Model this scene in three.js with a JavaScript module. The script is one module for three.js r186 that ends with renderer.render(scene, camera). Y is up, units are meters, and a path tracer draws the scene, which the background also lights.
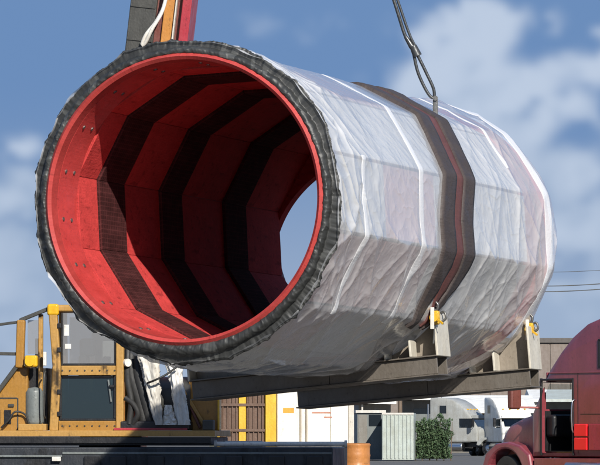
import * as THREE from 'three';
import { RoundedBoxGeometry } from 'three/addons/geometries/RoundedBoxGeometry.js';
import { mergeGeometries, mergeVertices, toCreasedNormals } from 'three/addons/utils/BufferGeometryUtils.js';
import { ImprovedNoise } from 'three/addons/math/ImprovedNoise.js';
import { Brush, Evaluator, SUBTRACTION } from 'three-bvh-csg';

// ------------------------------------------------------------------ camera, sky, sun, exposure
const scene = new THREE.Scene();
const FOC = 5000, HOR = 435, EYE = 1.45;                 // focal length in photo pixels, horizon row, eye height
const PITCH = Math.atan((HOR - 232.5) / FOC);
const camera = new THREE.PerspectiveCamera(2 * Math.atan(232.5 / FOC) * 180 / Math.PI, 1024 / 794, 1, 9000);
camera.position.set(0, EYE, 0);
camera.rotation.x = PITCH;
camera.updateMatrixWorld();

const renderer = new THREE.WebGLRenderer({ antialias: true });
renderer.toneMapping = THREE.LinearToneMapping;
renderer.toneMappingExposure = 1.30;
renderer.shadowMap.enabled = true;

const perlin = new ImprovedNoise();
const fbm = (x, y, z, o = 4) => { let s = 0, a = 0.5, f = 1; for (let i = 0; i < o; i++) { s += a * perlin.noise(x * f, y * f, z + i * 7.3); f *= 2.03; a *= 0.5; } return s; };
const sstep = (a, b, x) => { const t = Math.min(1, Math.max(0, (x - a) / (b - a))); return t * t * (3 - 2 * t); };
const mix = (a, b, t) => a + (b - a) * t;
const clamp01 = (x) => Math.min(1, Math.max(0, x));

const SUN = new THREE.Vector3(0.29, 0.515, 0.80).normalize();
{
  // the sky: blue air, paler towards the horizon, with soft broken cloud all round
  const W = 4096, H = 2048, data = new Float32Array(W * H * 4), D = 180 / Math.PI, K = FOC / D;
  const air = (e) => {
    const a = sstep(0, 4.2, e), b = sstep(4, 40, e);
    return [mix(mix(0.29, 0.115, a), 0.08, b), mix(mix(0.36, 0.207, a), 0.16, b), mix(mix(0.47, 0.385, a), 0.34, b)];
  };
  // banks of cloud seen beyond the drum: azimuth and height in degrees, half widths, strength
  const banks = [[2.0, 3.9, 0.9, 0.75, 0.85], [2.75, 3.0, 0.75, 0.7, 0.75], [1.6, 4.4, 0.5, 0.5, 0.5], [3.3, 3.6, 0.4, 0.55, 0.55], [-3.2, 2.75, 0.5, 0.38, 0.8], [-3.2, 2.0, 0.6, 0.45, 0.75], [-2.9, 3.05, 0.3, 0.14, 0.4],
    [-0.25, 4.75, 0.6, 0.22, 0.32], [3.0, 1.45, 0.9, 0.3, 0.85], [3.1, 4.3, 0.6, 0.35, 0.6], [2.4, 4.7, 0.5, 0.25, 0.45], [1.3, 3.7, 0.5, 0.5, 0.5], [3.0, 2.5, 0.7, 0.5, 0.6], [2.3, 2.2, 0.6, 0.5, 0.5], [-2.6, 1.6, 0.5, 0.3, 0.5], [-3.1, 3.2, 0.35, 0.2, 0.5], [1.9, 4.8, 0.7, 0.3, 0.6], [-3.4, 1.5, 0.6, 0.4, 0.7], [-0.9, 4.55, 0.3, 0.12, 0.2], [-3.0, 1.25, 0.9, 0.35, 0.5]];
  for (let j = 0; j < H; j++) {
    const e = ((j + 0.5) / H - 0.5) * 180;
    const c0 = air(Math.max(0, e));
    for (let i = 0; i < W; i++) {
      const k = (j * W + i) * 4;
      let r = c0[0], g = c0[1], b = c0[2];
      if (e > 0) {
        const lon = ((i + 0.5) / W - 0.5) * 2 * Math.PI;      // atan2(z, x)
        let az = lon * D + 90; if (az > 180) az -= 360;        // 0 = straight ahead, + to the right
        let c, body = 0.6;
        if (e < 9) {
          const cx = Math.cos(lon) * 32.7, cz = Math.sin(lon) * 32.7, y = e * 0.571;   // 57.3 / 32.7: same scale up and across
          const n = fbm(cx * 1.0, y * 1.5, cz * 1.0, 5), m = fbm(cx * 2.6 + 9, y * 3.2, cz * 2.6, 5);
          const w = 0.6 * n + 0.35 * m;
          let q = 0;
          if (Math.abs(az) < 5.5) { for (const [ba, be, wa, we, s] of banks) { const dx = (az - ba) / wa, dy = (e - be) / we, dd = dx * dx + dy * dy; if (dd < 6) q = Math.max(q, s * Math.exp(-dd * 0.75)); } }
          const inFrame = 1 - sstep(3.6, 5.2, Math.abs(az));
          const fine = fbm(cx * 4.2 + 3, y * 5.6, cz * 4.2, 5), warp = fbm(cx * 1.7 + fine * 0.8, y * 2.4 + fine * 0.6, cz * 1.7 + 5, 5);
          const dens = q * 0.9 + (0.95 * warp + 0.5 * fine) * (0.45 + q);
          c = sstep(0.17, 0.52, dens) * inFrame + (1 - inFrame) * sstep(0.0, 0.5, w * 1.0 + warp * 0.8);
          body = clamp01(0.55 + 1.1 * fine + 0.9 * warp + 0.35 * (e - 3));
          c *= 0.9;
          if (e > 6) c = mix(c, sstep(0.0, 0.5, fbm(cx * 0.25, y * 0.4, cz * 0.25, 5) * 1.6), sstep(6, 9, e));
        } else {
          const t = 1 / Math.sin(Math.max(e, 4) / D), hx = Math.cos(lon) * Math.cos(e / D) * t, hz = Math.sin(lon) * Math.cos(e / D) * t;
          c = 0.85 * sstep(0.0, 0.5, fbm(hx * 0.8, 3.1, hz * 0.8, 5) * 1.6);
          c = mix(0.85 * sstep(0.0, 0.5, fbm(Math.cos(lon) * 8.2, e * 0.23, Math.sin(lon) * 8.2, 5) * 1.6), c, sstep(9, 16, e));
        }
        r = mix(r, mix(0.26, 0.42, body), c); g = mix(g, mix(0.34, 0.49, body), c); b = mix(b, mix(0.47, 0.60, body), c);
      }
      data[k] = r; data[k + 1] = g; data[k + 2] = b; data[k + 3] = 1;
    }
  }
  const sky = new THREE.DataTexture(data, W, H, THREE.RGBAFormat, THREE.FloatType);
  sky.mapping = THREE.EquirectangularReflectionMapping; sky.magFilter = THREE.LinearFilter; sky.minFilter = THREE.LinearFilter; sky.needsUpdate = true;
  scene.background = sky; scene.environment = sky;
}
const sun = new THREE.DirectionalLight(new THREE.Color(1, 0.955, 0.88), 5);
sun.position.copy(SUN).multiplyScalar(160).add(new THREE.Vector3(0, 0, -85));
sun.target.position.set(0, 2, -85); scene.add(sun, sun.target);
sun.castShadow = true; sun.shadow.mapSize.set(4096, 4096);
Object.assign(sun.shadow.camera, { left: -40, right: 40, top: 40, bottom: -40, near: 1, far: 400 });

// ------------------------------------------------------------------ helpers
let seed = 20240611;
const rnd = () => { seed = (seed * 1664525 + 1013904223) >>> 0; return seed / 4294967296; };
const rr = (a, b) => a + (b - a) * rnd();
const V = (x, y, z) => new THREE.Vector3(x, y, z);
const used = new Map();
function numbered(n) { const k = used.get(n) ?? 0; used.set(n, k + 1); return k ? n + '_' + String(k).padStart(3, '0') : n; }
// a photo pixel and a distance become a point
function P(px, py, depth) {
  const v = V((px - 300) / FOC, -(py - 232.5) / FOC, -1).applyAxisAngle(V(1, 0, 0), PITCH);
  return v.multiplyScalar(depth / -v.z).add(V(0, EYE, 0));
}
function thing(name, label, category, pos = [0, 0, 0], turn = 0, group) {
  const o = new THREE.Group(); o.name = numbered(name); scene.add(o);
  o.position.set(...pos); o.rotation.y = turn; o.userData = { label, category };
  if (group) o.userData.group = group;
  return o;
}
function part(name, geos, m, parent) {
  const list = Array.isArray(geos) ? geos : [geos];
  const g = list.length > 1 ? mergeGeometries(list.map((x) => { const y = x.index ? x.toNonIndexed() : x; for (const a of Object.keys(y.attributes)) if (!['position', 'normal', 'uv'].includes(a)) y.deleteAttribute(a); return y; })) : list[0];
  const o = new THREE.Mesh(g, m); o.name = parent ? name : numbered(name); o.castShadow = o.receiveShadow = true;
  (parent ?? scene).add(o);
  return o;
}
// texture coordinates in metres, from the side each face points to
function muv(g0) {
  const g = g0.index ? g0.toNonIndexed() : g0, p = g.attributes.position, n = p.count, uv = new Float32Array(n * 2), a = V(), b = V(), c = V();
  for (let i = 0; i < n; i += 3) {
    a.fromBufferAttribute(p, i); b.fromBufferAttribute(p, i + 1).sub(a); c.fromBufferAttribute(p, i + 2).sub(a); b.cross(c);
    const ax = Math.abs(b.x), ay = Math.abs(b.y), az = Math.abs(b.z), s = ax > ay && ax > az ? 0 : ay > az ? 1 : 2;
    for (let k = i; k < i + 3; k++) { const x = p.getX(k), y = p.getY(k), z = p.getZ(k); uv[2 * k] = s === 0 ? z : x; uv[2 * k + 1] = s === 1 ? z : y; }
  }
  g.setAttribute('uv', new THREE.BufferAttribute(uv, 2));
  if (!g.attributes.normal) g.computeVertexNormals();
  return g;
}
const bx = (x0, x1, y0, y1, z0, z1, r = 0.012) => { const w = Math.abs(x1 - x0), h = Math.abs(y1 - y0), d = Math.abs(z1 - z0), q = Math.min(r, w * 0.3, h * 0.3, d * 0.3); const g = new RoundedBoxGeometry(w, h, d, 1, q); g.translate((x0 + x1) / 2, (y0 + y1) / 2, (z0 + z1) / 2); return muv(g); };
const tube = (pts, r, seg = 24, rad = 8, closed = false) => muv(new THREE.TubeGeometry(new THREE.CatmullRomCurve3(pts, closed), seg, r, rad, closed));
const bar = (a, b, w, d) => { const len = a.distanceTo(b), g = new RoundedBoxGeometry(w, len, d, 1, Math.min(w, d) * 0.2); const q = new THREE.Quaternion().setFromUnitVectors(V(0, 1, 0), b.clone().sub(a).normalize()); g.applyQuaternion(q); g.translate((a.x + b.x) / 2, (a.y + b.y) / 2, (a.z + b.z) / 2); return muv(g); };
const cyl = (a, b, r0, r1 = r0, seg = 20) => { const len = a.distanceTo(b), g = new THREE.CylinderGeometry(r1, r0, len, seg); const q = new THREE.Quaternion().setFromUnitVectors(V(0, 1, 0), b.clone().sub(a).normalize()); g.applyQuaternion(q); g.translate((a.x + b.x) / 2, (a.y + b.y) / 2, (a.z + b.z) / 2); return muv(g); };
const lathe = (pts, seg = 24) => muv(new THREE.LatheGeometry(pts.map(([r, y]) => new THREE.Vector2(r, y)), seg));
function extrude(pts, depth, bevel = 0.02) { const s = new THREE.Shape(pts.map(([x, y]) => new THREE.Vector2(x, y))); const g = new THREE.ExtrudeGeometry(s, { depth: depth - 2 * bevel, bevelEnabled: bevel > 0, bevelSize: bevel, bevelThickness: bevel, bevelOffset: -bevel, bevelSegments: 2, curveSegments: 4 }); g.translate(0, 0, bevel); return muv(g); }

// ------------------------------------------------------------------ textures and materials
function tex(size, fn, srgb, rep = 1) {
  const d = new Uint8Array(size * size * 4);
  for (let j = 0; j < size; j++) for (let i = 0; i < size; i++) { const c = fn(i / size, j / size), k = (j * size + i) * 4; d[k] = c[0] * 255; d[k + 1] = c[1] * 255; d[k + 2] = c[2] * 255; d[k + 3] = 255; }
  const t = new THREE.DataTexture(d, size, size); t.wrapS = t.wrapT = THREE.RepeatWrapping; t.magFilter = THREE.LinearFilter; t.minFilter = THREE.LinearMipmapLinearFilter; t.generateMipmaps = true;
  if (srgb) t.colorSpace = THREE.SRGBColorSpace; t.repeat.set(rep, rep); t.needsUpdate = true; return t;
}
// noise that repeats without a seam
const TN = (u, v, f, o, s) => { const a = u * 2 * Math.PI, b = v * 2 * Math.PI, R = f / (2 * Math.PI); let sum = 0, am = 0.5, m = 1; for (let k = 0; k < o; k++) { sum += am * (perlin.noise(Math.cos(a) * R * m + s, Math.sin(a) * R * m, Math.cos(b) * R * m + k * 3.7) + perlin.noise(Math.sin(b) * R * m + s * 1.7, Math.cos(a) * R * m + 5, Math.sin(a) * R * m)) * 0.7; m *= 2; am *= 0.55; } return sum; };
const streak = (u, v, fu, fv, s) => { const a = u * 2 * Math.PI, b = v * 2 * Math.PI, R1 = fu / 6.2832, R2 = fv / 6.2832; return perlin.noise(Math.cos(a) * R1 + s, Math.sin(a) * R1, Math.cos(b) * R2) + 0.5 * perlin.noise(Math.cos(a) * R1 * 2.1 + s, Math.sin(a) * R1 * 2.1, Math.sin(b) * R2 + 4); };
const grime = tex(512, (u, v) => { const n = TN(u, v, 5, 6, 3), m = TN(u, v, 60, 3, 9), s = streak(u, v, 60, 3, 15), t = streak(u, v, 26, 2, 27); let c = 0.93 + 0.13 * n + 0.09 * m - 0.015 * sstep(0.1, 0.6, s) - 0.04 * sstep(0.30, 0.42, s) * sstep(0.0, 0.3, n) - 0.02 * sstep(0.2, 0.6, t); const w = sstep(0.3, 0.36, TN(u, v, 46, 2, 77)); c = clamp01(c - 0.12 * w); return [c, c * mix(0.975, 1, clamp01(n + 0.6)), c * mix(0.94, 1, clamp01(n + 0.5))]; }, true, 0.45);
const rough = tex(256, (u, v) => { const c = clamp01(0.75 + 0.5 * TN(u, v, 7, 5, 31)); return [c, c, c]; }, false, 0.6);
const fineBump = tex(256, (u, v) => { const c = clamp01(0.5 + 0.6 * TN(u, v, 22, 4, 41)); return [c, c, c]; }, false, 1);
const lin = (r, g, b) => new THREE.Color().setRGB(r, g, b);
const std = (r, g, b, o = {}) => new THREE.MeshStandardMaterial({ color: lin(r, g, b), roughness: 0.6, metalness: 0, ...o });
const worn = (r, g, b, o = {}) => std(r, g, b, { map: grime, roughnessMap: rough, roughness: 0.7, bumpMap: fineBump, bumpScale: 0.004, ...o });

const greaseMap = tex(512, (u, v) => { const n = TN(u, v, 4, 6, 103), m = TN(u, v, 14, 5, 107), f = TN(u, v, 50, 3, 113); let c = 0.96 + 0.10 * f; const g = sstep(0.02, 0.34, n * 0.8 + m * 0.7); c = mix(c, 0.42, g * 0.8); c -= 0.22 * sstep(0.2, 0.4, streak(u, v, 30, 2, 119)) * sstep(-0.1, 0.2, n); c = clamp01(c); return [c, clamp01(c * 0.97), clamp01(c * 0.93)]; }, true, 0.55);
const greasy = (r, g, b, o = {}) => worn(r, g, b, { map: greaseMap, ...o });

const M = {
  ground: worn(0.12, 0.113, 0.10, { roughness: 0.95 }),
  redWall: null, pad: null,
  redFlange: worn(0.58, 0.058, 0.055, { roughness: 0.55 }),
  redLip: worn(0.46, 0.055, 0.05, { roughness: 0.6 }),
  redBack: worn(0.30, 0.02, 0.025),
  steelGrey: worn(0.20, 0.20, 0.198, { roughness: 0.6 }), steelRed: worn(0.58, 0.33, 0.31, { roughness: 0.6 }), steelPale: worn(0.60, 0.60, 0.59, { roughness: 0.6 }),
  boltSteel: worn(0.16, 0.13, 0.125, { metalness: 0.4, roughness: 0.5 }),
  tape: new THREE.MeshPhysicalMaterial({ color: lin(0.86, 0.86, 0.86), roughness: 0.35, transmission: 0.35, thickness: 0, bumpMap: fineBump, bumpScale: 0.006 }),
  strap: worn(0.055, 0.042, 0.040, { roughness: 0.9, bumpScale: 0.01 }),
  strapRed: worn(0.13, 0.046, 0.042, { roughness: 0.9 }),
  hookSteel: worn(0.16, 0.16, 0.16, { metalness: 0.6, roughness: 0.5 }),
  hoistYellow: worn(0.72, 0.42, 0.03, { roughness: 0.45 }),
  cradle: worn(0.12, 0.105, 0.09, { roughness: 0.75 }),  // beams: shade put into the colour as a darker steel
  cradleWeb: worn(0.26, 0.225, 0.185, { roughness: 0.75 }),
  cradleLit: worn(0.58, 0.55, 0.48, { roughness: 0.7 }),  // gussets and end plates: sunlight put into a lighter colour
  rope: worn(0.06, 0.065, 0.07, { roughness: 0.5, metalness: 0.3 }),
  craneYellow: greasy(0.34, 0.18, 0.034, { roughness: 0.55 }),
  craneTan: greasy(0.42, 0.25, 0.07, { roughness: 0.6 }),
  lampYellow: worn(0.80, 0.45, 0.02, { roughness: 0.4 }),
  black: worn(0.012, 0.012, 0.014, { roughness: 0.6 }),
  rubber: worn(0.02, 0.02, 0.02, { roughness: 0.85 }),
  deckBlue: greasy(0.020, 0.025, 0.034, { roughness: 0.7 }),
  boomGrey: worn(0.055, 0.055, 0.05, { roughness: 0.6 }),
  boomRed: worn(0.38, 0.035, 0.05, { roughness: 0.5 }),
  boomBrown: worn(0.16, 0.05, 0.04, { roughness: 0.6 }),
  boomOrange: worn(0.50, 0.22, 0.05, { roughness: 0.5 }),
  white: worn(0.74, 0.72, 0.68, { roughness: 0.6 }),
  offWhite: worn(0.58, 0.56, 0.52, { roughness: 0.7 }),
  tinted: new THREE.MeshPhysicalMaterial({ color: lin(0.012, 0.016, 0.02), roughness: 0.1 }),
  glassDark: new THREE.MeshPhysicalMaterial({ color: lin(0.16, 0.25, 0.29), roughness: 0.08, transmission: 0.9, thickness: 0 }),
  glass: new THREE.MeshPhysicalMaterial({ color: lin(0.80, 0.84, 0.84), roughness: 0.06, transmission: 1, thickness: 0, ior: 1.5 }),
  dustyGlass: new THREE.MeshPhysicalMaterial({ color: lin(0.66, 0.66, 0.66), roughness: 0.14, transmission: 0.82, thickness: 0 }),
  seat: std(0.06, 0.075, 0.09, { roughness: 0.9 }),
  containerYellow: worn(0.72, 0.44, 0.04, { roughness: 0.5 }),
  containerBrown: worn(0.13, 0.075, 0.05, { roughness: 0.7 }),
  containerWhite: worn(0.86, 0.85, 0.80, { roughness: 0.55 }),
  markOrange: worn(0.62, 0.33, 0.04, {}), markRed: worn(0.45, 0.20, 0.14, {}),
  palePanel: worn(0.42, 0.47, 0.44, { roughness: 0.6 }),
  greyPanel: worn(0.16, 0.18, 0.18, { roughness: 0.7 }),
  truckRed: new THREE.MeshPhysicalMaterial({ color: lin(0.24, 0.045, 0.060), roughness: 0.42, map: grime, clearcoat: 0.8, clearcoatRoughness: 0.12 }),
  truckRedLit: worn(0.36, 0.12, 0.115, { roughness: 0.55 }),  // truck red lightened, sunlight on the hood put into the colour
  redLens: std(0.85, 0.015, 0.02, { roughness: 0.3 }),
  chrome: std(0.55, 0.55, 0.55, { metalness: 1, roughness: 0.25 }),
  truckGrey: worn(0.36, 0.37, 0.36, { roughness: 0.5 }),
  shedRoof: worn(0.82, 0.82, 0.80, { roughness: 0.6 }),
  shedWall: worn(0.20, 0.19, 0.17, { roughness: 0.8 }),
  brownWall: worn(0.20, 0.165, 0.145, { roughness: 0.85 }),
  brownTrim: worn(0.09, 0.08, 0.075, {}),
  barrel: worn(0.48, 0.20, 0.06, { roughness: 0.55 }),
  wood: worn(0.14, 0.10, 0.07, { roughness: 0.9 }),
};
// red lining: paint with fine vertical roller marks, scuffs and dust
M.redWall = new THREE.MeshPhysicalMaterial({ color: lin(0.58, 0.058, 0.055), roughness: 0.85, specularIntensity: 0.35, bumpMap: fineBump });
M.redWall.map = tex(512, (u, v) => { const n = TN(u, v, 6, 5, 51), m = TN(u, v, 40, 3, 57), l = 0.5 + 0.5 * Math.sin(v * Math.PI * 2 * 28 + 2.2 * n); let c = 0.93 + 0.14 * n + 0.10 * m - 0.07 * l * l; c -= 0.14 * sstep(0.16, 0.34, TN(u, v, 14, 4, 61)); c = clamp01(c); return [c, c, c]; }, true, 0.7);
M.redWall.bumpScale = 0.008; M.redWall.specularIntensity = 0.25;
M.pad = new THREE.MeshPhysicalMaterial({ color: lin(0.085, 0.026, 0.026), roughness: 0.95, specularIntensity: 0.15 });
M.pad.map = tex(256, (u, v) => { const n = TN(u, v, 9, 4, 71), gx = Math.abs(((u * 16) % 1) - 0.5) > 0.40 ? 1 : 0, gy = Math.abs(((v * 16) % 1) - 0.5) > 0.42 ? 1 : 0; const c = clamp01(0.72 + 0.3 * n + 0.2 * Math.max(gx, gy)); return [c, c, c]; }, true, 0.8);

// ------------------------------------------------------------------ the setting
{
  const g = new THREE.PlaneGeometry(9000, 9000, 1, 1); g.rotateX(-Math.PI / 2); g.translate(0, 0, -3000);
  const o = part('ground', muv(g), M.ground); o.userData = { kind: 'structure', label: 'worn grey asphalt yard', category: 'ground' };
}

// ------------------------------------------------------------------ the wrapped drum
const TH = 17.5 * Math.PI / 180, TILT = -0.012, R = 2.26, L = 12.2, PHI0 = 18 * Math.PI / 180, STEP = Math.PI / 6;
const C0 = P(183, 199, 72);
const drum = thing('wrapped_drum', 'huge red-lined steel drum section wrapped in white plastic sheeting, hanging level in the air', 'drum', [C0.x, C0.y, C0.z]);
drum.rotation.set(0, -TH, 0, 'YXZ'); drum.rotation.x = TILT;
const poly = (phi) => { let a = ((phi - PHI0) % STEP + STEP) % STEP - STEP / 2; return Math.cos(STEP / 2) / Math.cos(a); };   // 1 at the corners
const soft = (phi) => { let sum = 0; for (let k = 0; k < 12; k++) { const c = Math.cos(phi - PHI0 - (k + 0.5) * STEP); if (c > 0.5) sum += Math.pow(c / Math.cos(STEP / 2), 240); } return Math.pow(sum, -1 / 240); };   // the same with rounded corners
const tEnd = (phi) => 0.972 + 0.058 * Math.cos(phi);
const ridge = (x) => 1 - Math.abs(x) * 2;
function outerR(t, phi, wrinkle = true) {
  phi = ((phi + Math.PI) % (2 * Math.PI) + 2 * Math.PI) % (2 * Math.PI) - Math.PI;
  const w = sstep(0.015, 0.13, t) * (1 - 0.55 * sstep(0.86, 1.0, t));
  let r = R * mix(1, 0.06 + 0.94 * soft(phi), w);
  r += R * 0.03 * sstep(0.80, 0.97, t);                                              // loose film gathered at the far end
  const down = Math.max(0, -Math.sin(phi)); r += 0.17 * Math.pow(down, 5) * sstep(0.0, 0.12, t) * (1 - 0.6 * sstep(0.6, 0.9, t));
  if (!wrinkle) return r;
  const s = t * L, q = phi * R;
  const cr = 1 - sstep(0.05, 0.28, t), lowp = sstep(-0.05, -0.35, Math.sin(phi - 0.05)), far = sstep(0.62, 0.8, t);
  const rid = (n) => Math.exp(-Math.abs(n) * 9);                                        // sharp creases in taut film
  let d = 0.022 * fbm(s * 0.45, q * 0.5, 2, 2);
  d += (0.003 + 0.050 * cr) * rid(fbm(s * 0.9, q * 0.55, 11, 2));
  d += (0.004 + 0.034 * cr) * rid(fbm(s * 1.6 + q, q * 0.9, 13, 2));
  d += (0.004 + 0.040 * lowp) * rid(fbm((s + q * 1.1) * 0.62, (q - s) * 0.16, 17, 2));
  d += (0.003 + 0.022 * lowp) * rid(fbm((s - q * 0.7) * 0.9, (q + s) * 0.25, 19, 2));
  d += (0.004 + 0.034 * far) * rid(fbm((s * 0.9 - q * 0.8) * 0.75 + 0.3 * Math.sin(q), (q + s) * 0.2, 23, 2));
  d += 0.016 * far * rid(fbm(s * 1.4 + q * 0.5, (q - s * 0.4) * 0.4, 29, 2));
  return r + d;
}
{
  const NP = 900, NT = 520, pos = [], uv = [], col = [], idx = [];
  for (let j = 0; j <= NT; j++) for (let i = 0; i <= NP; i++) {
    const phi = (i / NP * 2 - 1) * Math.PI * 0.999999, te = tEnd(phi), t = 0.006 + (te - 0.006) * (j / NT);
    let r = outerR(t, phi);
    if (j > NT - 10) r -= 0.10 * Math.pow((j - NT + 10) / 10, 2);                     // film turned in over the end
    pos.push(Math.cos(phi) * r, Math.sin(phi) * r, -t * L); uv.push(phi * R, t * L);
    // one milky film all round; the steel panels below show through it
    const s = t * L, q = phi * R, n = fbm(s * 0.5, q * 0.6, 31, 4), m = fbm(s * 2.2, q * 2.2, 37, 4), f = fbm(s * 6, q * 6, 41, 3);
    const c = 0.90 + 0.04 * n + 0.05 * m + 0.03 * f;
    col.push(clamp01(c), clamp01(c), clamp01(c * 1.005));
  }
  for (let j = 0; j < NT; j++) for (let i = 0; i < NP; i++) { const a = j * (NP + 1) + i, b = a + 1, c = a + NP + 1, d = c + 1; idx.push(a, c, b, b, c, d); }
  const g = new THREE.BufferGeometry();
  g.setAttribute('position', new THREE.Float32BufferAttribute(pos, 3)); g.setAttribute('uv', new THREE.Float32BufferAttribute(uv, 2)); g.setAttribute('color', new THREE.Float32BufferAttribute(col, 3)); g.setIndex(idx); g.computeVertexNormals();
  const wr = tex(512, (u, v) => { const a = Math.exp(-Math.abs(TN(u, v, 7, 2, 81)) * 9), b = Math.exp(-Math.abs(TN(u, v, 14, 2, 87)) * 8), e = Math.exp(-Math.abs(TN(u, v, 30, 2, 91)) * 5); const c = clamp01(0.5 * a + 0.32 * b + 0.14 * e); return [c, c, c]; }, false, 0.24);
  const film = new THREE.MeshPhysicalMaterial({ color: 0xffffff, vertexColors: true, roughness: 0.26, transmission: 0.56, thickness: 0, ior: 1.5, bumpMap: wr, bumpScale: 0.015, clearcoat: 1, clearcoatRoughness: 0.07 });
  part('plastic_wrap', g, film, drum);
}
// a strip lying on the outside, from angle p0 to p1
function ribbon(t0, t1, p0, p1, lift, thick, np = 160, nt = 8, squeeze, slant = 0) {
  const pos = [], uv = [], idx = [], rows = nt + 3;
  for (let i = 0; i <= np; i++) {
    const phi = mix(p0, p1, i / np); let a = t0, b = t1;
    if (squeeze) { const [qa, qb] = squeeze(phi, t0, t1); a = qa; b = qb; }
    for (let j = 0; j < rows; j++) {
      const k = Math.min(nt, Math.max(0, j - 1)), t = Math.min(mix(a, b, k / nt) + slant * Math.pow(Math.max(0, Math.sin(phi)), 1.3), tEnd(phi) - 0.002), edge = j === 0 || j === rows - 1;
      const r = outerR(t, phi) + (edge ? (lift > 0.01 ? -0.03 : -0.004) : lift + thick);
      pos.push(Math.cos(phi) * r, Math.sin(phi) * r, -t * L); uv.push(phi * R, t * L);
    }
  }
  for (let i = 0; i < np; i++) for (let j = 0; j < rows - 1; j++) { const a = i * rows + j, b = a + 1, c = a + rows, d = c + 1; idx.push(a, c, b, b, c, d); }
  const g = new THREE.BufferGeometry(); g.setAttribute('position', new THREE.Float32BufferAttribute(pos, 3)); g.setAttribute('uv', new THREE.Float32BufferAttribute(uv, 2)); g.setIndex(idx); g.computeVertexNormals();
  return g;
}
for (const [t0, w, p0, p1] of [[0.133, 0.013, -0.75, 0.32], [0.383, 0.017, -0.80, 3.0], [0.965, 0.024, -0.9, 2.4], [0.865, 0.008, 0.5, 2.0]])
  part('tape_strip', ribbon(t0, t0 + w, p0, p1, 0.003, 0.002, 420, 3, null, t0 < 0.8 ? 0.045 : 0), M.tape, drum);
// the black seal round the mouth: thin sheet pleated over the edge and taped down outside
{
  const NP = 1400, NC = 30, pos = [], uv = [], col = [], idx = [];
  for (let i = 0; i <= NP; i++) {
    const phi = i / NP * 2 * Math.PI, cx = Math.cos(phi) * 9, cy = Math.sin(phi) * 9;
    const sag = 0.06 * Math.pow(Math.max(0, -Math.sin(phi)), 3), hem = 0.06 + 0.14 * fbm(cx * 0.7, cy * 0.7, 3, 4) + 0.10 * fbm(cx * 3, cy * 3, 5, 2);
    const edge = 0.012 * fbm(cx * 2.5, cy * 2.5, 8, 3), puff = 0.022 * fbm(cx * 0.6, cy * 0.6, 13, 3);
    for (let j = 0; j <= NC; j++) {
      const a = j / NC; let r, z, nr, nz;
      if (a < 0.15) { const k = a / 0.15; r = 0.932 * R + edge; z = -0.10 * (1 - k) - 0.01; nr = -1; nz = 0.2; }
      else if (a < 0.6) { const k = (a - 0.15) / 0.45, th = k * Math.PI / 2; r = 0.932 * R + edge + (0.045 * R + puff + sag - edge) * Math.sin(th); z = -0.01 + 0.03 * Math.sin(k * Math.PI) - 0.10 * (1 - Math.cos(th)); nr = k; nz = 1 - k * 0.6; }
      else { const k = (a - 0.6) / 0.4, t = (0.11 + hem * k) / L; z = -t * L; r = mix(0.977 * R + puff + sag, outerR(t, phi) + 0.012 + 0.02 * (1 - k), sstep(0, 0.5, k)); nr = 1; nz = 0; }
      const pl = fbm(cx * 2.8 + a * 2.2, cy * 2.8, a * 2.1 + 21, 3), p2 = Math.exp(-Math.abs(fbm(cx * 0.9 - a * 2, cy * 0.9 + a, a * 2 + 31, 2)) * 8), d = (0.024 * pl + 0.018 * (p2 - 0.3)) * (a < 0.15 ? 0.3 : 1);
      r += nr * d; z += nz * d; pos.push(Math.cos(phi) * r, Math.sin(phi) * r, z); uv.push(phi * R, a * 0.5);
      const strip = perlin.noise(cx * 1.4 + a * 0.8, cy * 1.4 - a * 0.8, 44.4), c = strip > 0.46 ? 0.055 : strip < -0.30 ? 0.034 : 0.024; col.push(c, c * 1.03, c * 0.98);
    }
  }
  for (let i = 0; i < NP; i++) for (let j = 0; j < NC; j++) { const a = i * (NC + 1) + j, b = a + 1, c = a + NC + 1, d = c + 1; idx.push(a, c, b, b, c, d); }
  const g = new THREE.BufferGeometry(); g.setAttribute('position', new THREE.Float32BufferAttribute(pos, 3)); g.setAttribute('uv', new THREE.Float32BufferAttribute(uv, 2)); g.setAttribute('color', new THREE.Float32BufferAttribute(col, 3)); g.setIndex(idx); g.computeVertexNormals();
  part('rim_seal', g, new THREE.MeshPhysicalMaterial({ color: 0xffffff, vertexColors: true, roughness: 0.5, bumpMap: fineBump, bumpScale: 0.003 }), drum).userData.label = 'crumpled black plastic and tape sealing the mouth of the drum';
}
// inside: revolved pieces
function ring(prof, shapeFn, seg = 144) {                                             // prof: [radius factor, t] pairs, closed section
  const pos = [], uv = [], idx = [], n = prof.length;
  for (let i = 0; i <= seg; i++) { const phi = i / seg * 2 * Math.PI; prof.forEach(([rf, t]) => { const r = rf * R * (shapeFn ? shapeFn(phi) : 1), tt = typeof t === 'function' ? t(phi) : t; pos.push(Math.cos(phi) * r, Math.sin(phi) * r, -tt * L); uv.push(phi * R, tt * L + rf * R); }); }
  for (let i = 0; i < seg; i++) for (let j = 0; j < n; j++) { const a = i * n + j, b = i * n + (j + 1) % n, c = a + n, d = b + n; idx.push(a, b, c, b, d, c); }
  const g = new THREE.BufferGeometry(); g.setAttribute('position', new THREE.Float32BufferAttribute(pos, 3)); g.setAttribute('uv', new THREE.Float32BufferAttribute(uv, 2)); g.setIndex(idx);
  return toCreasedNormals(g, 0.6);
}
const RI = 0.895;
part('mouth_lip', ring([[RI, 0.001], [RI + 0.02, -0.003], [RI + 0.045, 0.002], [RI + 0.045, 0.02], [RI - 0.004, 0.02]]), M.redLip, drum);
part('flange_ring', ring([[RI - 0.004, 0.021], [RI + 0.04, 0.021], [RI + 0.04, 0.085], [RI - 0.006, 0.085]]), M.redFlange, drum);
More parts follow.
